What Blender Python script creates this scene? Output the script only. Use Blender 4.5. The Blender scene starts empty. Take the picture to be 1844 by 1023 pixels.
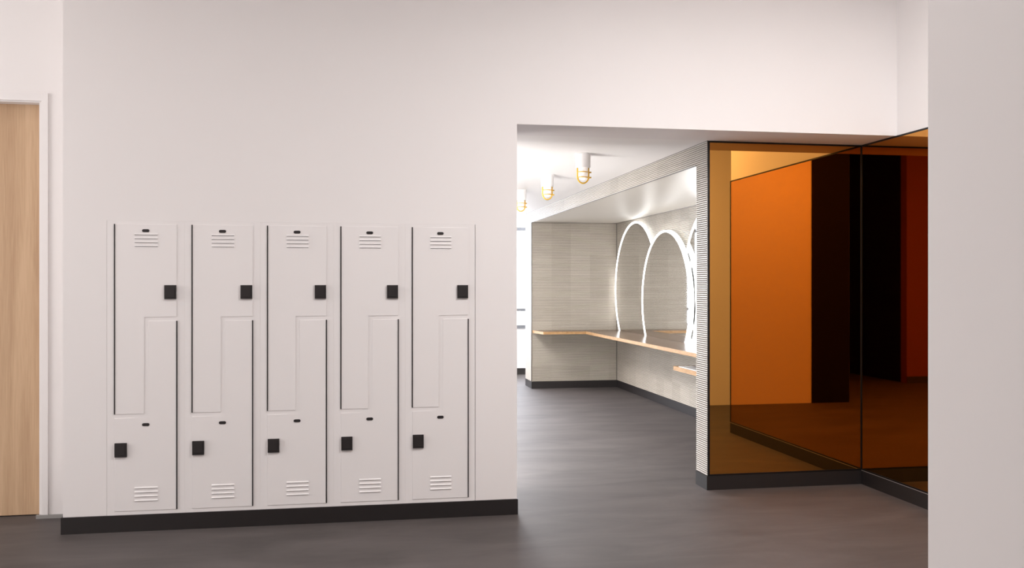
import bpy, bmesh, math, random
from mathutils import Vector, Matrix

# ------------------------------------------------------------------ camera, world, lights, exposure
SC = bpy.context.scene
COL = SC.collection
U = 1.43                       # eye height in metres; plan measured in eye heights
cd = bpy.data.cameras.new('camera'); cam = bpy.data.objects.new('camera', cd); COL.objects.link(cam)
cd.sensor_width = 36; cd.lens = 36 * 1646.1 / 1844; cd.shift_y = 0.0003; cd.clip_start = 0.05
cam.location = (0, 0, U); cam.rotation_euler = (math.radians(90), 0, -0.1746)
SC.camera = cam

SC.view_settings.view_transform = 'Standard'; SC.view_settings.look = 'None'
SC.view_settings.gamma = 1; SC.view_settings.use_curve_mapping = False
SC.view_settings.exposure = 0.2

W = bpy.data.worlds.new('overcast_sky'); SC.world = W; W.use_nodes = True
bg = W.node_tree.nodes['Background']; bg.inputs[0].default_value = (0.87, 0.91, 1.0, 1); bg.inputs[1].default_value = 13.0


def area(name, loc, sx, sy, power, color=(1, 1, 1), rot=(0, 0, 0), portal=False):
    l = bpy.data.lights.new(name, 'AREA'); l.shape = 'RECTANGLE'; l.size = sx * U; l.size_y = sy * U
    l.energy = power; l.color = color
    if portal: l.cycles.is_portal = True
    o = bpy.data.objects.new(name, l); COL.objects.link(o)
    o.location = (loc[0] * U, loc[1] * U, (loc[2] + 1) * U); o.rotation_euler = rot
    return o


WARM = (1.0, 0.972, 0.962)
D90 = math.radians(90)
area('front_room_ceiling_fill', (1.6, 2.25, 1.49), 1.4, 0.8, 106, WARM)  # added fill at the unseen ceiling, brightens the right side
area('front_room_ceiling_fill', (-0.7, 1.9, 1.49), 1.4, 0.9, 26, WARM)  # second added ceiling fill, out of view
area('door_wall_fill', (-2.0, 3.5, 1.49), 0.8, 0.3, 4, WARM)  # added fill to lift the door wall, no fitting there
area('fill_behind_left', (-2.5, 0.06, 0.25), 1.7, 1.9, 52, WARM, (D90, 0, 0))  # added soft fill behind the camera, evens out the locker wall
area('left_wall_fill', (-3.94, 3.0, 0.3), 1.4, 1.8, 108, WARM, (D90, 0, -D90))  # added side fill; the left wall has no window
area('wash_room_ceiling_fill', (0.7, 7.2, 0.69), 0.5, 2.8, 130, (1.0, 0.97, 0.945))  # added overhead fill, hidden beyond the jamb
area('wash_room_front_fill', (-0.1, 4.34, -0.5), 1.3, 0.7, 150, (1.0, 0.97, 0.945), (D90, 0, 0))  # added fill hidden behind the locker wall, aimed at the niche end
area('wash_room_left_fill', (-1.93, 7.0, -0.3), 3.2, 1.0, 22, (0.97, 0.98, 1.0), (math.radians(90), 0, -D90))  # added side fill for the wash room; no window in that wall
area('wash_room_upward_fill', (-1.0, 5.8, -0.8), 1.2, 2.4, 26, (1.0, 0.95, 0.91), (0, math.radians(225), 0))  # added fill near the floor, hidden, brightens the low ceiling
area('wash_room_corner_fill', (0.30, 4.55, -0.93), 0.6, 0.4, 10, (1.0, 0.93, 0.88), (0, math.radians(212), 0))  # added hidden fill for the ceiling by the opening
area('window_portal', (0.7, 9.95, 0.3), 4.2, 2.4, 1, (1, 1, 1), (math.radians(-90), 0, 0), True)


# ------------------------------------------------------------------ helpers
def P(x, y, z): return Vector((x * U, y * U, (z + 1) * U))


def tag(o, label=None, cat=None, group=None, kind=None):
    if label: o['label'] = label
    if cat: o['category'] = cat
    if group: o['group'] = group
    if kind: o['kind'] = kind
    return o


def empty(name, loc, rz=0):
    o = bpy.data.objects.new(name, None); COL.objects.link(o); o.location = loc; o.rotation_euler = (0, 0, rz)
    o.empty_display_size = 0.05
    return o


def link(name, bm, mats, parent=None, smooth=False):
    """bm is in world metres; when parented, moved into the parent's frame."""
    bmesh.ops.recalc_face_normals(bm, faces=bm.faces[:])
    me = bpy.data.meshes.new(name)
    if parent is not None:
        M = Matrix.Identity(4)
        chain = []
        p = parent
        while p is not None: chain.append(p); p = p.parent
        for q in reversed(chain):
            M = M @ Matrix.LocRotScale(q.location, q.rotation_euler, q.scale)
        bm.transform(M.inverted())
    bm.to_mesh(me); bm.free()
    for m in (mats if isinstance(mats, (list, tuple)) else [mats]): me.materials.append(m)
    if smooth:
        for p_ in me.polygons: p_.use_smooth = True
    o = bpy.data.objects.new(name, me); COL.objects.link(o)
    if parent is not None: o.parent = parent
    return o


def bx(bm, x0, x1, y0, y1, z0, z1, bev=0.0, mi=0):
    """box in eye-height units"""
    a, b = P(x0, y0, z0), P(x1, y1, z1)
    r = bmesh.ops.create_cube(bm, size=1)
    vs = r['verts']
    for v in vs:
        v.co = Vector(((a.x + b.x) / 2 + v.co.x * (b.x - a.x), (a.y + b.y) / 2 + v.co.y * (b.y - a.y), (a.z + b.z) / 2 + v.co.z * (b.z - a.z)))
    fs = set(f for v in vs for f in v.link_faces)
    for f in fs: f.material_index = mi
    if bev > 0:
        es = list(set(e for v in vs for e in v.link_edges))
        bmesh.ops.bevel(bm, geom=es, offset=bev, segments=2, affect='EDGES', profile=0.5)
    return bm


def struct(name, bm, m, parent=None):
    o = link(name, bm, m, parent)
    if parent is None: o['kind'] = 'structure'
    return o


def prism(bm, pts, axis, a0, a1, bev=0.0, mi=0):
    """pts: 2d outline in eye-height units. axis 'Y': pts=(x,z); axis 'X': pts=(y,z); axis 'Z': pts=(x,y)"""
    def mk(p, a):
        if axis == 'Y': return P(p[0], a, p[1])
        if axis == 'X': return P(a, p[0], p[1])
        return P(p[0], p[1], a)
    v0 = [bm.verts.new(mk(p, a0)) for p in pts]; v1 = [bm.verts.new(mk(p, a1)) for p in pts]
    n = len(pts)
    fs = [bm.faces.new(v0), bm.faces.new(v1[::-1])]
    for i in range(n): fs.append(bm.faces.new((v0[i], v1[i], v1[(i + 1) % n], v0[(i + 1) % n])))
    for f in fs: f.material_index = mi
    if bev > 0:
        bmesh.ops.bevel(bm, geom=[e for e in fs[0].edges], offset=bev, segments=2, affect='EDGES', profile=0.5)
    return bm


def tube(bm, path, r, seg=10, closed=False, mi=0):
    """path in metres"""
    n = len(path); rings = []
    for i, p in enumerate(path):
        if closed: d = path[(i + 1) % n] - path[i - 1]
        else: d = path[min(i + 1, n - 1)] - path[max(i - 1, 0)]
        d.normalize()
        up = Vector((0, 1, 0)) if abs(d.y) < 0.9 else Vector((0, 0, 1))
        a = d.cross(up).normalized(); b = d.cross(a).normalized()
        rings.append([bm.verts.new(p + (a * math.cos(t) + b * math.sin(t)) * r) for t in [2 * math.pi * k / seg for k in range(seg)]])
    m = n if closed else n - 1
    for i in range(m):
        A, B = rings[i], rings[(i + 1) % n]
        for k in range(seg):
            f = bm.faces.new((A[k], A[(k + 1) % seg], B[(k + 1) % seg], B[k])); f.material_index = mi
    if not closed:
        bm.faces.new(rings[0][::-1]); bm.faces.new(rings[-1])
    return bm


def lathe(bm, c, prof, seg=32, mi=0):
    """c metres; prof [(r,z)] metres relative"""
    rings = []
    for r, z in prof:
        if r < 1e-6: rings.append([bm.verts.new(c + Vector((0, 0, z)))])
        else: rings.append([bm.verts.new(c + Vector((r * math.cos(2 * math.pi * k / seg), r * math.sin(2 * math.pi * k / seg), z))) for k in range(seg)])
    for A, B in zip(rings, rings[1:]):
        for k in range(seg):
            a = [A[k % len(A)], A[(k + 1) % len(A)], B[(k + 1) % len(B)], B[k % len(B)]]
            a2 = []
            for v in a:
                if v not in a2: a2.append(v)
            if len(a2) > 2: bm.faces.new(a2).material_index = mi
    return bm


# ------------------------------------------------------------------ materials
def nt(name):
    m = bpy.data.materials.new(name); m.use_nodes = True
    return m, m.node_tree, m.node_tree.nodes['Principled BSDF']


def plain(name, col, rough=0.5, metal=0.0, spec=0.5, var=0.02, scale=6.0):
    m, t, b = nt(name)
    b.inputs['Roughness'].default_value = rough; b.inputs['Metallic'].default_value = metal
    b.inputs['Specular IOR Level'].default_value = spec
    tc = t.nodes.new('ShaderNodeTexCoord'); n = t.nodes.new('ShaderNodeTexNoise'); n.inputs['Scale'].default_value = scale
    n.inputs['Detail'].default_value = 3
    mx = t.nodes.new('ShaderNodeMix'); mx.data_type = 'RGBA'
    mx.inputs[6].default_value = tuple(c * (1 - var) for c in col) + (1,)
    mx.inputs[7].default_value = tuple(min(1, c * (1 + var)) for c in col) + (1,)
    t.links.new(tc.outputs['Object'], n.inputs['Vector']); t.links.new(n.outputs['Fac'], mx.inputs[0])
    t.links.new(mx.outputs[2], b.inputs['Base Color'])
    return m


def emis(name, col, strength):
    m, t, b = nt(name)
    b.inputs['Base Color'].default_value = tuple(col) + (1,)
    b.inputs['Emission Color'].default_value = tuple(col) + (1,); b.inputs['Emission Strength'].default_value = strength
    return m


M_wall = plain('white_wall_paint', (0.80, 0.77, 0.762), 0.6, spec=0.3, var=0.012, scale=1.5)
M_lock = plain('locker_enamel', (0.80, 0.77, 0.762), 0.42, spec=0.4, var=0.006, scale=3)
M_ceil = plain('ceiling_paint', (0.84, 0.82, 0.80), 0.7, spec=0.2, var=0.01, scale=1.5)
M_base = plain('dark_rubber_base', (0.013, 0.010, 0.010), 0.45, var=0.05)
M_grey = plain('grey_metal_plinth', (0.30, 0.29, 0.28), 0.4, var=0.03)
M_black = plain('black_enamel', (0.022, 0.018, 0.018), 0.5, spec=0.35, var=0.04)
M_dark = plain('mirror_dark_band', (0.008, 0.006, 0.006), 0.8, spec=0.1, var=0.1)  # near-black put on unseen surfaces to darken the mirrors' double reflection
M_mirror_red = plain('mirror_red_band', (0.24, 0.07, 0.04), 0.7, spec=0.2, var=0.04)  # red put on the unseen back wall to tint the mirrors' reflection
M_frame = plain('black_mirror_frame', (0.006, 0.005, 0.005), 0.35, spec=0.3, var=0.05)
M_alu = plain('satin_aluminium', (0.62, 0.60, 0.60), 0.35, metal=0.6, var=0.03)
M_trim = plain('bronze_tile_trim', (0.09, 0.08, 0.07), 0.4, metal=0.4, var=0.05)
M_mull = plain('grey_window_frame', (0.16, 0.17, 0.19), 0.5, var=0.03)
M_spand = plain('white_spandrel', (0.86, 0.87, 0.90), 0.5, var=0.01)
M_gold = plain('yellow_brass', (0.80, 0.50, 0.07), 0.32, metal=0.55, var=0.05, scale=40)
M_lampw = plain('lamp_white_ceramic', (0.86, 0.84, 0.83), 0.35, var=0.01)
M_basin = plain('white_basin', (0.92, 0.92, 0.92), 0.18, var=0.005)
M_globe = emis('lit_lamp_globe', (1.0, 0.96, 0.93), 0.22)
M_led = emis('led_rim_light', (1.0, 1.0, 1.0), 3.5)
M_grout = plain('tile_groove', (0.085, 0.070, 0.055), 0.8, var=0.05, scale=8)


def tile_mat():
    m, t, b = nt('ribbed_tile_glaze')
    b.inputs['Roughness'].default_value = 0.38
    tc = t.nodes.new('ShaderNodeTexCoord'); mp = t.nodes.new('ShaderNodeVectorMath'); mp.operation = 'DIVIDE'
    mp.inputs[1].default_value = (0.272, 0.272, 0.306)
    fl = t.nodes.new('ShaderNodeVectorMath'); fl.operation = 'FLOOR'
    wn = t.nodes.new('ShaderNodeTexWhiteNoise'); wn.noise_dimensions = '3D'
    no = t.nodes.new('ShaderNodeTexNoise'); no.inputs['Scale'].default_value = 1.0; no.inputs['Detail'].default_value = 5
    st = t.nodes.new('ShaderNodeVectorMath'); st.operation = 'MULTIPLY'; st.inputs[1].default_value = (2.5, 2.5, 60)
    t.links.new(tc.outputs['Object'], mp.inputs[0]); t.links.new(mp.outputs[0], fl.inputs[0]); t.links.new(fl.outputs[0], wn.inputs['Vector'])
    t.links.new(tc.outputs['Object'], st.inputs[0]); t.links.new(st.outputs[0], no.inputs['Vector'])
    ad = t.nodes.new('ShaderNodeMath'); ad.operation = 'MULTIPLY_ADD'; ad.inputs[1].default_value = 0.35
    t.links.new(wn.outputs['Value'], ad.inputs[0]); 
    m2 = t.nodes.new('ShaderNodeMath'); m2.operation = 'MULTIPLY'; m2.inputs[1].default_value = 0.9
    t.links.new(no.outputs['Fac'], m2.inputs[0]); t.links.new(m2.outputs[0], ad.inputs[2])
    cr = t.nodes.new('ShaderNodeValToRGB')
    cr.color_ramp.elements[0].position = 0.2; cr.color_ramp.elements[0].color = (0.40, 0.36, 0.305, 1)
    cr.color_ramp.elements[1].position = 0.9; cr.color_ramp.elements[1].color = (0.53, 0.485, 0.42, 1)
    t.links.new(ad.outputs[0], cr.inputs[0]); t.links.new(cr.outputs[0], b.inputs['Base Color'])
    return m


M_tile = tile_mat()
M_soffit = plain('niche_soffit_panel', (0.68, 0.65, 0.59), 0.3, spec=0.5, var=0.02, scale=2)


def wood(name, c0, c1, rough, grain=(9, 9, 0.35), spec=0.4, seedoff=0.0):
    m, t, b = nt(name)
    b.inputs['Roughness'].default_value = rough; b.inputs['Specular IOR Level'].default_value = spec
    tc = t.nodes.new('ShaderNodeTexCoord')
    s1 = t.nodes.new('ShaderNodeVectorMath'); s1.operation = 'MULTIPLY'; s1.inputs[1].default_value = grain
    s0 = t.nodes.new('ShaderNodeVectorMath'); s0.operation = 'ADD'; s0.inputs[1].default_value = (seedoff, seedoff, seedoff)
    n1 = t.nodes.new('ShaderNodeTexNoise'); n1.inputs['Scale'].default_value = 1; n1.inputs['Detail'].default_value = 6; n1.inputs['Distortion'].default_value = 1.2
    s2 = t.nodes.new('ShaderNodeVectorMath'); s2.operation = 'MULTIPLY'; s2.inputs[1].default_value = tuple(g * 14 for g in grain)
    n2 = t.nodes.new('ShaderNodeTexNoise'); n2.inputs['Scale'].default_value = 1; n2.inputs['Detail'].default_value = 4
    t.links.new(tc.outputs['Object'], s0.inputs[0])
    for s, n in ((s1, n1), (s2, n2)):
        t.links.new(s0.outputs[0], s.inputs[0]); t.links.new(s.outputs[0], n.inputs['Vector'])
    mx = t.nodes.new('ShaderNodeMath'); mx.operation = 'MULTIPLY_ADD'; mx.inputs[1].default_value = 0.35
    m3 = t.nodes.new('ShaderNodeMath'); m3.operation = 'MULTIPLY'; m3.inputs[1].default_value = 0.65
    t.links.new(n1.outputs['Fac'], m3.inputs[0]); t.links.new(n2.outputs['Fac'], mx.inputs[0]); t.links.new(m3.outputs[0], mx.inputs[2])
    cr = t.nodes.new('ShaderNodeValToRGB')
    cr.color_ramp.elements[0].position = 0.34; cr.color_ramp.elements[0].color = tuple(c0) + (1,)
    cr.color_ramp.elements[1].position = 0.64; cr.color_ramp.elements[1].color = tuple(c1) + (1,)
    t.links.new(mx.outputs[0], cr.inputs[0]); t.links.new(cr.outputs[0], b.inputs['Base Color'])
    return m


M_oak = wood('oak_door_veneer', (0.43, 0.27, 0.155), (0.60, 0.41, 0.255), 0.5)
M_ctop = wood('counter_walnut_top', (0.085, 0.045, 0.022), (0.145, 0.082, 0.042), 0.2, (3, 3, 3), 0.18)
M_cedge = wood('counter_oak_edge', (0.30, 0.165, 0.065), (0.43, 0.26, 0.12), 0.5, (14, 14, 30))


def floor_mat():
    m, t, b = nt('grey_concrete_floor')
    tc = t.nodes.new('ShaderNodeTexCoord')
    s = t.nodes.new('ShaderNodeVectorMath'); s.operation = 'MULTIPLY'; s.inputs[1].default_value = (0.9, 2.6, 1)
    n = t.nodes.new('ShaderNodeTexNoise'); n.inputs['Scale'].default_value = 1.3; n.inputs['Detail'].default_value = 9; n.inputs['Roughness'].default_value = 0.62
    n.inputs['Distortion'].default_value = 0.5
    t.links.new(tc.outputs['Object'], s.inputs[0]); t.links.new(s.outputs[0], n.inputs['Vector'])
    cr = t.nodes.new('ShaderNodeValToRGB')
    cr.color_ramp.elements[0].position = 0.3; cr.color_ramp.elements[0].color = (0.054, 0.046, 0.044, 1)
    cr.color_ramp.elements[1].position = 0.72; cr.color_ramp.elements[1].color = (0.100, 0.086, 0.083, 1)
    t.links.new(n.outputs['Fac'], cr.inputs[0]); t.links.new(cr.outputs[0], b.inputs['Base Color'])
    b.inputs['Roughness'].default_value = 0.6; b.inputs['Specular IOR Level'].default_value = 0.35
    return m


M_floor = floor_mat()


def mirror(name, col, rough):
    m, t, b = nt(name)
    b.inputs['Base Color'].default_value = tuple(col) + (1,); b.inputs['Metallic'].default_value = 1
    b.inputs['Roughness'].default_value = rough
    return m


M_amber = mirror('amber_mirror_glass', (0.625, 0.285, 0.062), 0.015)
M_silver = mirror('silver_mirror_glass', (0.80, 0.80, 0.79), 0.03)


def pane_mat():
    m = bpy.data.materials.new('window_glass'); m.use_nodes = True; t = m.node_tree; t.nodes.clear()
    o = t.nodes.new('ShaderNodeOutputMaterial'); mx = t.nodes.new('ShaderNodeMixShader'); mx.inputs[0].default_value = 0.06
    a = t.nodes.new('ShaderNodeBsdfTransparent'); g = t.nodes.new('ShaderNodeBsdfGlossy'); g.inputs['Roughness'].default_value = 0.02
    t.links.new(a.outputs[0], mx.inputs[1]); t.links.new(g.outputs[0], mx.inputs[2]); t.links.new(mx.outputs[0], o.inputs[0])
    return m


M_pane = pane_mat()

# ------------------------------------------------------------------ plan (eye-height units)
YW = 3.9133      # locker wall face
XP = 2.5182      # right mirror plane
YF = 4.2053      # back mirror plane
XN = 1.7046      # ribbed tile face
XB = 2.5511      # niche back
YE = 8.5887      # niche end wall
YS = 4.352       # end of ribbed pier
ZC = 0.6974      # low ceiling
ZS = 0.594       # niche soffit
ZT = 1.50        # high ceiling
XO = 0.7123      # opening's left jamb
XL = -1.134      # locker wall left end
BZ = -0.933      # top of base

# ------------------------------------------------------------------ setting
b = bmesh.new(); bx(b, -4.0, 4.7, -3.0, 10.3, -1.08, -1.0); struct('floor', b, M_floor)
b = bmesh.new()
bx(b, -4.1, 4.7, -3.0, 4.32, ZT, ZT + .06); struct('ceiling_front_room', b, M_ceil)
b = bmesh.new()
bx(b, -2.0, XB + .1, 4.33, 9.1, ZC, ZC + .1); bx(b, XO, XB + .1, 4.2, 4.33, ZC, ZC + .1); struct('ceiling_wash_room', b, M_ceil)
b = bmesh.new(); bx(b, -2.0, XB + .1, 9.1, 10.3, ZT, ZT + .06)
bx(b, -2.0, XB + .1, 9.0, 9.1, ZC + .1, ZT); struct('ceiling_window_bay', b, M_ceil)

b = bmesh.new()
L0, L1, LT = -.9693, .5297, .258
bx(b, XL, L0, YW, 4.2, -1, ZT); struct('wall_front_left_end', b, M_wall)
b = bmesh.new(); bx(b, L1, XO, YW, 4.2, -1, ZT); struct('wall_front_right_end', b, M_wall)
b = bmesh.new(); bx(b, L0, L1, YW, 4.2, LT, ZT); struct('wall_front_above_lockers', b, M_wall)
b = bmesh.new(); bx(b, L0, L1, YW, 4.2, -1, BZ); struct('wall_front_below_lockers', b, M_wall)
b = bmesh.new(); bx(b, L0, L1, 4.12, 4.2, BZ, LT); struct('wall_front_recess', b, M_wall)
b = bmesh.new(); bx(b, XO, XP + .008, YW, 4.2, ZC, ZT); struct('wall_front_header', b, M_wall)
DX0, DX1, DZ = -1.98, -1.299, .785
b = bmesh.new()
bx(b, DX1, XL + .3, 4.2, 4.32, -1, ZT); bx(b, -4, DX0, 4.2, 4.32, -1, ZT); bx(b, DX0, DX1, 4.2, 4.32, DZ, ZT)
bx(b, DX0, DX1, 4.30, 4.32, -1, DZ)
struct('wall_front_left', b, M_wall)
b = bmesh.new(); bx(b, -4.1, -4, 0, 4.32, -1, ZT); struct('wall_left', b, M_wall)
b = bmesh.new(); bx(b, XP + .008, 4.7, 2.6, YF + .02, -1, ZT); struct('wall_right', b, M_wall)
b = bmesh.new(); bx(b, 4.6, 4.7, 1.2, 2.6, -1, ZT); struct('wall_far_right', b, M_wall)
b = bmesh.new(); bx(b, .8715, 4.7, -3, 1.27, -1, ZT, 0.002); struct('wall_near_right', b, M_wall)
b = bmesh.new(); bx(b, .8738, 1.22, 1.27, 1.2725, -1, ZT); struct('reflection_dark_panel', b, M_dark)  # added panel, seen only as the dark band in the amber mirrors
b = bmesh.new(); bx(b, -4.1, -.5, -.1, 0, -1, ZT); struct('wall_back_left', b, M_mirror_red)
b = bmesh.new(); bx(b, -.6, -.5, -3, -.1, -1, ZT); bx(b, -.5, .8715, -3, -2.9, -1, ZT); struct('wall_corridor', b, M_dark)
b = bmesh.new(); bx(b, -4.0, -.5, 0, .01, -1, BZ); struct('baseboard_back', b, M_base)
# wash room shell
b = bmesh.new(); bx(b, -2.1, -2.0, 4.2, 10.3, -1, ZT); struct('wall_wash_room_left', b, M_wall)
b = bmesh.new(); bx(b, XN + .02, XP + .03, YF + .012, YS, -1, ZC); struct('wall_mirror_pier', b, M_wall)
b = bmesh.new(); bx(b, XB + .012, XB + .15, YF, 10.3, -1, ZT); struct('wall_niche_back', b, M_tile)
b = bmesh.new(); bx(b, XN + .012, XB + .012, YE + .012, 8.9, -1, ZC); struct('wall_niche_end', b, M_tile)
b = bmesh.new(); bx(b, XN + .012, XB + .012, YS, YE + .012, ZS, ZC); struct('ceiling_niche', b, M_soffit)

# ribbed tile skins: real ribs, one per 14.7 mm
PIT = 0.0103


def ribs(name, a, c, z0, z1, nrm):
    """a,c: plan endpoints on the rib crest plane; nrm: plan normal pointing at the viewer"""
    bm = bmesh.new(); n = Vector((nrm[0], nrm[1]))
    d = 0.0034
    k0 = int(round((z1 - z0) / PIT)); pit = (z1 - z0) / k0
    prof = []
    for k in range(k0):
        z = z0 + k * pit
        for f, o, mi in ((0.0, 1.0, 1), (0.24, 1.0, 0), (0.32, .35, 0), (0.42, .05, 0), (0.74, .05, 0), (0.90, .35, 0)):
            prof.append((z + f * pit, o, mi))
    prof.append((z1, 1.0, 0))
    A = [bm.verts.new(P(a[0] - n.x * d * o, a[1] - n.y * d * o, z)) for z, o, mi in prof]
    B = [bm.verts.new(P(c[0] - n.x * d * o, c[1] - n.y * d * o, z)) for z, o, mi in prof]
    for i in range(len(prof) - 1):
        bm.faces.new((A[i], B[i], B[i + 1], A[i + 1])).material_index = prof[i][2]
    # back sheet so that the skin has thickness
    t = .012
    q = [P(a[0] - n.x * t, a[1] - n.y * t, z0), P(c[0] - n.x * t, c[1] - n.y * t, z0), P(c[0] - n.x * t, c[1] - n.y * t, z1), P(a[0] - n.x * t, a[1] - n.y * t, z1)]
    v = [bm.verts.new(p) for p in q]
    bm.faces.new(v)
    bm.faces.new([v[0], v[3]] + A[::-1]); bm.faces.new([v[2], v[1]] + B)
    bm.faces.new((v[3], v[2], B[-1], A[-1])); bm.faces.new((v[1], v[0], A[0], B[0]))
    return struct(name, bm, [M_tile, M_grout])


ribs('wall_tile_pier', (XN, YF + .004), (XN, YS), BZ, ZC, (-1, 0))
ribs('wall_tile_soffit', (XN, YS), (XN, YE), ZS, ZC, (-1, 0))
ribs('wall_tile_far_pier', (XN, YE), (XN, 8.9), BZ, ZC, (-1, 0))
ribs('wall_tile_niche_end', (XN + .003, YE), (XB, YE), BZ, ZS, (0, -1))
ribs('wall_tile_niche_back', (XB, YS + .012), (XB, YE), BZ, ZS, (-1, 0))
ribs('wall_tile_niche_near', (XN + .012, YS), (XB, YS), BZ, ZS, (0, 1))
# edge trims of the tile
tw = .0022
b = bmesh.new()
bx(b, XN - .002, XN + .004, YF, 8.9, ZC - .003, ZC)
bx(b, XN - .002, XN + .004, YS, YE, ZS - .002, ZS + .002)
bx(b, XN - .003, XN + .004, YE - .006, YE + .002, BZ, ZS)
bx(b, XN + .004, XB, YE - .004, YE, ZS - .004, ZS)
bx(b, XB - .004, XB, YS, YE, ZS - .004, ZS)
bx(b, XB - .004, XB, YE - .004, YE, BZ, ZS)
struct('trim_2', b, M_trim)

# bases
b = bmesh.new(); bx(b, XL - .006, XO + .003, YW - .008, YW + .004, -1, BZ); bx(b, XL - .006, XL, YW, 4.19, -1, BZ)
struct('baseboard_front', b, M_base)
b = bmesh.new(); bx(b, DX1 - .022, XL - .006, 4.187, 4.2, -1, -.985); struct('baseboard_door_wall', b, M_grey)
b = bmesh.new(); bx(b, XN - .002, XP, YF, YF + .013, -1, BZ + .0015); bx(b, XN - .002, XN + .012, YF + .013, YS, -1, BZ)
struct('baseboard_back_mirror', b, M_base)
b = bmesh.new(); bx(b, XP, XP + .008, 2.6, YF, -1, BZ + .0015); struct('baseboard_right_mirror', b, M_base)
b = bmesh.new(); bx(b, XN + .002, XB, YE, YE + .013, -1, BZ); bx(b, XB, XB + .012, YS + .012, YE, -1, BZ)
bx(b, XN, XN + .012, YE + .0005, 8.9, -1, BZ)
bx(b, XN + .012, XB, YS, YS + .01, -1, BZ)
struct('baseboard_niche', b, M_base)

# window wall far behind
YG = 10.0
win = empty('window_1', P(.3, YG, -1)); win['kind'] = 'structure'
b = bmesh.new(); bx(b, -2.0, XB + .01, YG, YG + .06, -.932, -.492); link('spandrel', b, M_spand, win)
b = bmesh.new()
for z0, z1 in ((-.492, -.452), (-.30, -.268), (.594, .635), (1.44, 1.5)): bx(b, -2.0, XB + .01, YG - .02, YG + .04, z0, z1)
for x in (-2.0, -.9, .15, 1.0, 2.15): bx(b, x, x + .04, YG - .02, YG + .04, -.492, 1.5)
link('window_frame', b, M_mull, win)
b = bmesh.new(); bx(b, -2.0, XB + .01, YG + .015, YG + .02, -.45, 1.44); link('pane', b, M_pane, win)
b = bmesh.new(); bx(b, -2.0, XB + .01, YG - .01, YG + .06, -1, -.932); struct('baseboard_window', b, M_base)

# door at left
dr = empty('door_1', P((DX0 + DX1) / 2, 4.254, -1)); dr['kind'] = 'structure'
b = bmesh.new(); bx(b, DX0 + .012, DX1 - .0135, 4.254, 4.29, -.996, .789 - .012, 0.001); link('door_leaf', b, M_oak, dr)
b = bmesh.new()
bx(b, DX1 - .002, DX1 + .024, 4.192, 4.2, -.985, .817, .001); bx(b, DX0 - .024, DX0 + .002, 4.192, 4.2, -1, .817, .001)
bx(b, DX0 + .002, DX1 - .002, 4.192, 4.2, .783, .817, .001)
bx(b, DX1 - .0125, DX1, 4.2, 4.298, -1, .785); bx(b, DX0, DX0 + .012, 4.2, 4.298, -1, .785); bx(b, DX0 + .012, DX1 - .012, 4.2, 4.298, .777, .785)
link('door_frame', b, M_wall, dr)

# ------------------------------------------------------------------ lockers
DW = .2392


def louvre(bm, x0, x1, z, yf):
    """pressed hood: sloping top, flat underside coloured black for its shade"""
    h, o = .0052, .0036
    a = [P(x0, yf, z + h), P(x0, yf - o, z), P(x0, yf, z)]
    c = [P(x1, yf, z + h), P(x1, yf - o, z), P(x1, yf, z)]
    A = [bm.verts.new(p) for p in a]; C_ = [bm.verts.new(p) for p in c]
    bm.faces.new(A); bm.faces.new(C_[::-1])
    bm.faces.new((A[0], A[1], C_[1], C_[0])); f = bm.faces.new((A[1], A[2], C_[2], C_[1])); f.material_index = 1
    bm.faces.new((A[2], A[0], C_[0], C_[2]))
    bx(bm, x0 + .001, x1 - .001, yf - .0003, yf, z - .0014, z - .0002, 0, 1)      # black strip standing in for the shaded slit under the hood


def pill(bm, xc, zc, w, h, y0, y1):
    r = h / 2; pts = []
    for k in range(13): t = -math.pi / 2 + math.pi * k / 12; pts.append((xc + w / 2 - r + r * math.cos(t), zc + r * math.sin(t)))
    for k in range(13): t = math.pi / 2 + math.pi * k / 12; pts.append((xc - w / 2 + r + r * math.cos(t), zc + r * math.sin(t)))
    prism(bm, pts, 'Y', y0, y1)


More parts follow.
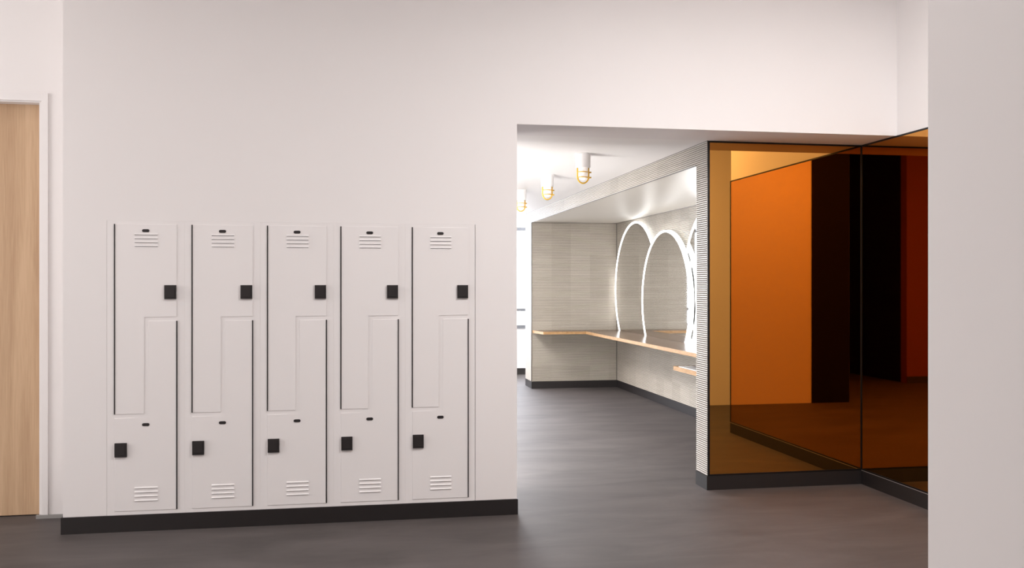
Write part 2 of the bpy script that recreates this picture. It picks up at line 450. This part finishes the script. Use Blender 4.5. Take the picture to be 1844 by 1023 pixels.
def make_locker(xd):
    mg = (.29925 - DW) / 2
    x0 = xd - mg; x1 = x0 + .29925
    root = empty('locker', P((x0 + x1) / 2, YW, BZ))
    yb = YW - .0012; yd = YW - .0032; q = .0006
    b = bmesh.new(); bx(b, x0 + .0001, x1 - .0001, yb, YW + .18, BZ, LT - .0003); link('body', b, M_lock, root)
    # upper door, L outline
    xr = xd + DW
    b = bmesh.new(); prism(b, [(xd, .2437), (xr, .2437), (xr, -.1325), (xd + .1126, -.1325), (xd + .1126, -.5252), (xd, -.5252)], 'Y', yd, yb + .0003, 0.0012)
    up = link('upper_door', b, M_lock, root)
    b = bmesh.new(); prism(b, [(xd + .1300, -.1485), (xr, -.1485), (xr, -.9175), (xd, -.9175), (xd, -.5415), (xd + .1300, -.5415)], 'Y', yd, yb + .0003, 0.0012)
    lo = link('lower_door', b, M_lock, root)
    for door, xh, z0, z1, xl, zl, zs, zv in ((up, xd - .0024, -.5252, .2437, xr - .0475, -.0317, .2176, (.2010, .1856, .1700, .1545)),
                                            (lo, xr - .0022, -.9168, -.1485, xd + .0010, -.6695, -.5692, (-.8262, -.8430, -.8600, -.8775))):
        b = bmesh.new(); bx(b, xh, xh + .0046, yd - .0016, yb, z0, z1, 0.0004); tag(link('hinge_strip', b, M_black, door), 'long black hinge strip')
        b = bmesh.new(); bx(b, xl, xl + .0465, yd - .0085, yd, zl - .0283, zl + .0283, 0.0012)
        bx(b, xl + .006, xl + .0405, yd - .0105, yd - .0085, zl - .021, zl + .021, 0.001)
        tag(link('latch', b, M_black, door), 'square black latch')
        b = bmesh.new(); pill(b, xd + .1195, zs, .0283, .0122, yd - .0014, yd); tag(link('finger_slot', b, M_black, door), 'small black oblong slot')
        b = bmesh.new()
        for z in zv: louvre(b, xd + .0765, xd + .1665, z, yd)
        link('louvres', b, [M_lock, M_black], door)
    return root


def copy_tree(o, parent=None):
    c = o.copy(); COL.objects.link(c); c.parent = parent
    for ch in [x for x in bpy.data.objects if x.parent == o]:
        copy_tree(ch, c)
    return c


first = make_locker(-.9383)
lk = [first]
for i in range(1, 5):
    c = copy_tree(first); c.location.x += .29925 * U * i; lk.append(c)
LL = ['white Z-door locker at the left end of the row, nearest the wooden door',
      'white two-tier Z-door locker, second from the left end of the row',
      'white two-tier Z-door locker in the middle of the row of five',
      'white two-tier Z-door locker, second from the right, next but one to the opening',
      'white two-tier Z-door locker at the right end of the row, nearest the opening']
for o, l in zip(lk, LL): tag(o, l, 'locker', 'row of recessed white lockers')


# ------------------------------------------------------------------ amber mirrors
def amber_panel(axis, c, a0, a1, z0, z1, label, th):
    """axis 'Y': plane y=c spanning x a0..a1 ; axis 'X': plane x=c spanning y a0..a1"""
    loc = P((a0 + a1) / 2, c, z0) if axis == 'Y' else P(c, (a0 + a1) / 2, z0)
    r = empty('amber_mirror_panel', loc)
    fw, ft = .0105, .0080
    def box(bm, s0, s1, d0, d1, zz0, zz1):
        if axis == 'Y': bx(bm, s0, s1, c + d0, c + d1, zz0, zz1)
        else: bx(bm, c + d0, c + d1, s0, s1, zz0, zz1)
    b = bmesh.new(); box(b, a0, a1, 0, th, z1 - ft, z1); box(b, a0, a1, 0, th, z0, z0 + ft)
    box(b, a0, a0 + fw, 0, th, z0 + ft, z1 - ft); box(b, a1 - fw * .25, a1, 0, th, z0 + ft, z1 - ft)
    tag(link('frame', b, M_frame, r), 'thin black metal frame')
    b = bmesh.new(); box(b, a0 + fw, a1 - fw * .25, th * .25, th * .9, z0 + ft, z1 - ft); tag(link('mirror_glass', b, M_amber, r), 'amber tinted mirror glass')
    return r


m1 = amber_panel('Y', YF, XN + .0025, XP, BZ + .0015, ZC - .0005, '', .008)
tag(m1, 'amber mirror panel with black frame, facing the viewer beside the ribbed tile pier', 'mirror panel')
m2 = amber_panel('X', XP, 2.6, YF, BZ + .0035, ZC - .0005, '', .0075)
tag(m2, 'amber mirror panel on the right side wall, half hidden by the near white wall', 'mirror panel')
b = bmesh.new(); bx(b, XP - .0006, XP + .007, 2.6, YF - .004, BZ + .0015, BZ + .0035); tag(link('sill_strip', b, M_alu, m2), 'thin bright metal strip under the frame')

# ------------------------------------------------------------------ vanity counter (L)
CT, CB = -.441, -.4655
ct = empty('vanity_counter', P(XB, YE, CB))
XF, YFc = 2.168, 8.29
g = .0005
outl = [(XN + .010, YE - g), (XN + .052, YFc), (XF, YFc), (XF, YS + .013), (XB - g, YS + .013), (XB - g, YE - g)]
b = bmesh.new(); prism(b, outl, 'Z', CB + .002, CT, 0); tag(link('counter_top', b, M_ctop, ct), 'glossy dark brown top')
e = .004
b = bmesh.new()
prism(b, [(XN + .010 - .001, YE - g), (XN + .052, YFc - e), (XN + .054, YFc), (XN + .013, YE - g)], 'Z', CB, CT + .0005)
prism(b, [(XN + .052, YFc - e), (XF, YFc - e), (XF, YFc), (XN + .052, YFc)], 'Z', CB, CT + .0005)
prism(b, [(XF - e, YFc), (XF - e, YS + .013), (XF, YS + .013), (XF, YFc)], 'Z', CB, CT + .0005)
tag(link('edge_band', b, M_cedge, ct), 'light oak edge band')
tag(ct, 'L-shaped brown counter with light wood edge under the round mirrors', 'counter')

# lower shelf with basin
bz, bt = -.583, -.555
sh = empty('basin_shelf', P(XB, 5.0, bz))
b = bmesh.new()
prism(b, [(2.16, 5.93), (2.16, YS + .4), (XB - g, YS + .4), (XB - g, 5.93)], 'Z', bz, bt)
link('shelf_board', b, M_cedge, sh)
b = bmesh.new()
# white basin: sunk bowl with a raised rim
o_, i_ = [(2.172, 5.86), (2.172, YS + .44), (XB - .012, YS + .44), (XB - .012, 5.86)], None
def ring(f, z):
    cx, cy = (2.172 + XB - .012) / 2, (5.86 + YS + .44) / 2
    return [bm_v(cx + (x - cx) * f, cy + (y - cy) * f, z) for x, y in o_]
def bm_v(x, y, z): return b.verts.new(P(x, y, z))
R = [ring(1, bt), ring(1, bt + .004), ring(.96, bt + .005), ring(.93, bt + .001), ring(.6, bt + .0005)]
for A, B in zip(R, R[1:]):
    for k in range(4): b.faces.new((A[k], A[(k + 1) % 4], B[(k + 1) % 4], B[k]))
b.faces.new(R[-1]); b.faces.new(R[0][::-1])
tag(link('basin', b, M_basin, sh), 'white basin inset in the shelf')
tag(sh, 'low oak-edged shelf holding a white basin, below the brown counter beside the ribbed pier', 'sink')


# ------------------------------------------------------------------ round LED mirrors
def round_mirror(yc, zc, r, back, label, deep=.014):
    root = empty('round_mirror', P(XB, yc, CT))
    zb = CT + .0008
    a0 = math.asin(max(-1, (zb - zc) / r))
    N = 96
    angs = [a0 + (math.pi - 2 * a0) * k / N for k in range(N + 1)]
    w = .0165; th = .014
    def pt(rr, a):
        return (yc + rr * math.cos(a), max(zb, zc + rr * math.sin(a)))
    ri = r - w
    ai = math.asin((zb - zc) / ri)
    ang_i = [ai + (math.pi - 2 * ai) * k / N for k in range(N + 1)]
    b = bmesh.new(); prism(b, [pt(ri, a) for a in ang_i], 'X', XB - back - .002, XB - back + th); tag(link('mirror_glass', b, M_silver, root), 'silver mirror glass')
    b = bmesh.new()
    xf, xr_ = XB - back - .006, XB - back + deep
    O0 = [b.verts.new(P(xf, *pt(r, a))) for a in angs]; O1 = [b.verts.new(P(xr_, *pt(r, a))) for a in angs]
    I0 = [b.verts.new(P(xf, *pt(ri, a))) for a in ang_i]; I1 = [b.verts.new(P(xr_, *pt(ri, a))) for a in ang_i]
    for k in range(N):
        b.faces.new((O0[k], O0[k + 1], I0[k + 1], I0[k])); b.faces.new((O1[k], I1[k], I1[k + 1], O1[k + 1]))
        b.faces.new((O0[k], O1[k], O1[k + 1], O0[k + 1])); b.faces.new((I0[k], I0[k + 1], I1[k + 1], I1[k]))
    b.faces.new((O0[0], I0[0], I1[0], O1[0])); b.faces.new((O0[N], O1[N], I1[N], I0[N]))
    tag(link('light_rim', b, M_led, root), 'glowing white rim light')
    if back > .016:
        b = bmesh.new(); rb = r * .38; ab = math.asin(max(-1, (zb - zc) / rb))
        prism(b, [pt(rb, ab + (math.pi - 2 * ab) * k / N) for k in range(N + 1)], 'X', xr_, XB - .0005); link('mounting_back', b, M_lampw, root)
    tag(root, label, 'mirror', 'overlapping round lit mirrors')
    return root


round_mirror(7.945, -.054, .622, .020, 'large round mirror with glowing rim, farthest, next to the tiled end wall of the niche')
round_mirror(7.045, -.136, .572, .060, 'smaller round mirror with glowing rim, in the middle and in front of its two neighbours', .029)
round_mirror(6.10, -.030, .622, .020, 'large round mirror with glowing rim, cut off by the ribbed tile pier')


# ------------------------------------------------------------------ cage ceiling lamps
def make_lamp(x, y):
    c = P(x, y, ZC)
    root = empty('cage_ceiling_lamp', c)
    r = .058
    b = bmesh.new(); lathe(b, c, [(0, 0), (r + .003, 0), (r + .003, -.006), (r, -.008), (r * .97, -.104), (r * .93, -.110), (0, -.110)], 40)
    link('lamp_base', b, M_lampw, root, True)
    b = bmesh.new(); g_ = [(.038, -.110), (.038, -.165)]
    for k in range(1, 9): t = math.pi / 2 * k / 8; g_.append((.038 * math.cos(t), -.165 - .038 * math.sin(t)))
    lathe(b, c, g_, 32); tag(link('glass_globe', b, M_globe, root, True), 'frosted white glass globe')
    rc = .044
    b = bmesh.new()
    path = [c + Vector((-rc, 0, -.108)), c + Vector((-rc, 0, -.135)), c + Vector((-rc, 0, -.175))]
    for k in range(1, 16): t = math.pi * k / 16; path.append(c + Vector((-rc * math.cos(t), 0, -.175 - rc * 1.15 * math.sin(t))))
    path += [c + Vector((rc, 0, -.175)), c + Vector((rc, 0, -.135)), c + Vector((rc, 0, -.108))]
    tube(b, path, .0060, 10)
    for z in (-.142, -.182):
        tube(b, [c + Vector((rc * math.cos(2 * math.pi * k / 32), rc * math.sin(2 * math.pi * k / 32), z)) for k in range(32)], .0036, 8, True)
        tube(b, [c + Vector((rc, .0, z)), c + Vector((rc + .020, .0, z))], .0062, 8)
    tag(link('cage', b, M_gold, root, True), 'yellow brass cage')
    return root


l0 = make_lamp(1.221, 4.74)
tag(l0, 'white ceiling lamp with a yellow brass cage, nearest and highest in view of the three', 'lamp', 'cage lamps in a row on the ceiling')
for (x, y), lb in zip(((1.232, 5.69), (1.238, 6.64)),
                      ('white ceiling lamp with a yellow brass cage, middle one of the row of three',
                       'white ceiling lamp with a yellow brass cage, farthest, beside the edge of the locker wall')):
    c = copy_tree(l0); c.location = P(x, y, ZC); tag(c, lb, 'lamp', 'cage lamps in a row on the ceiling')
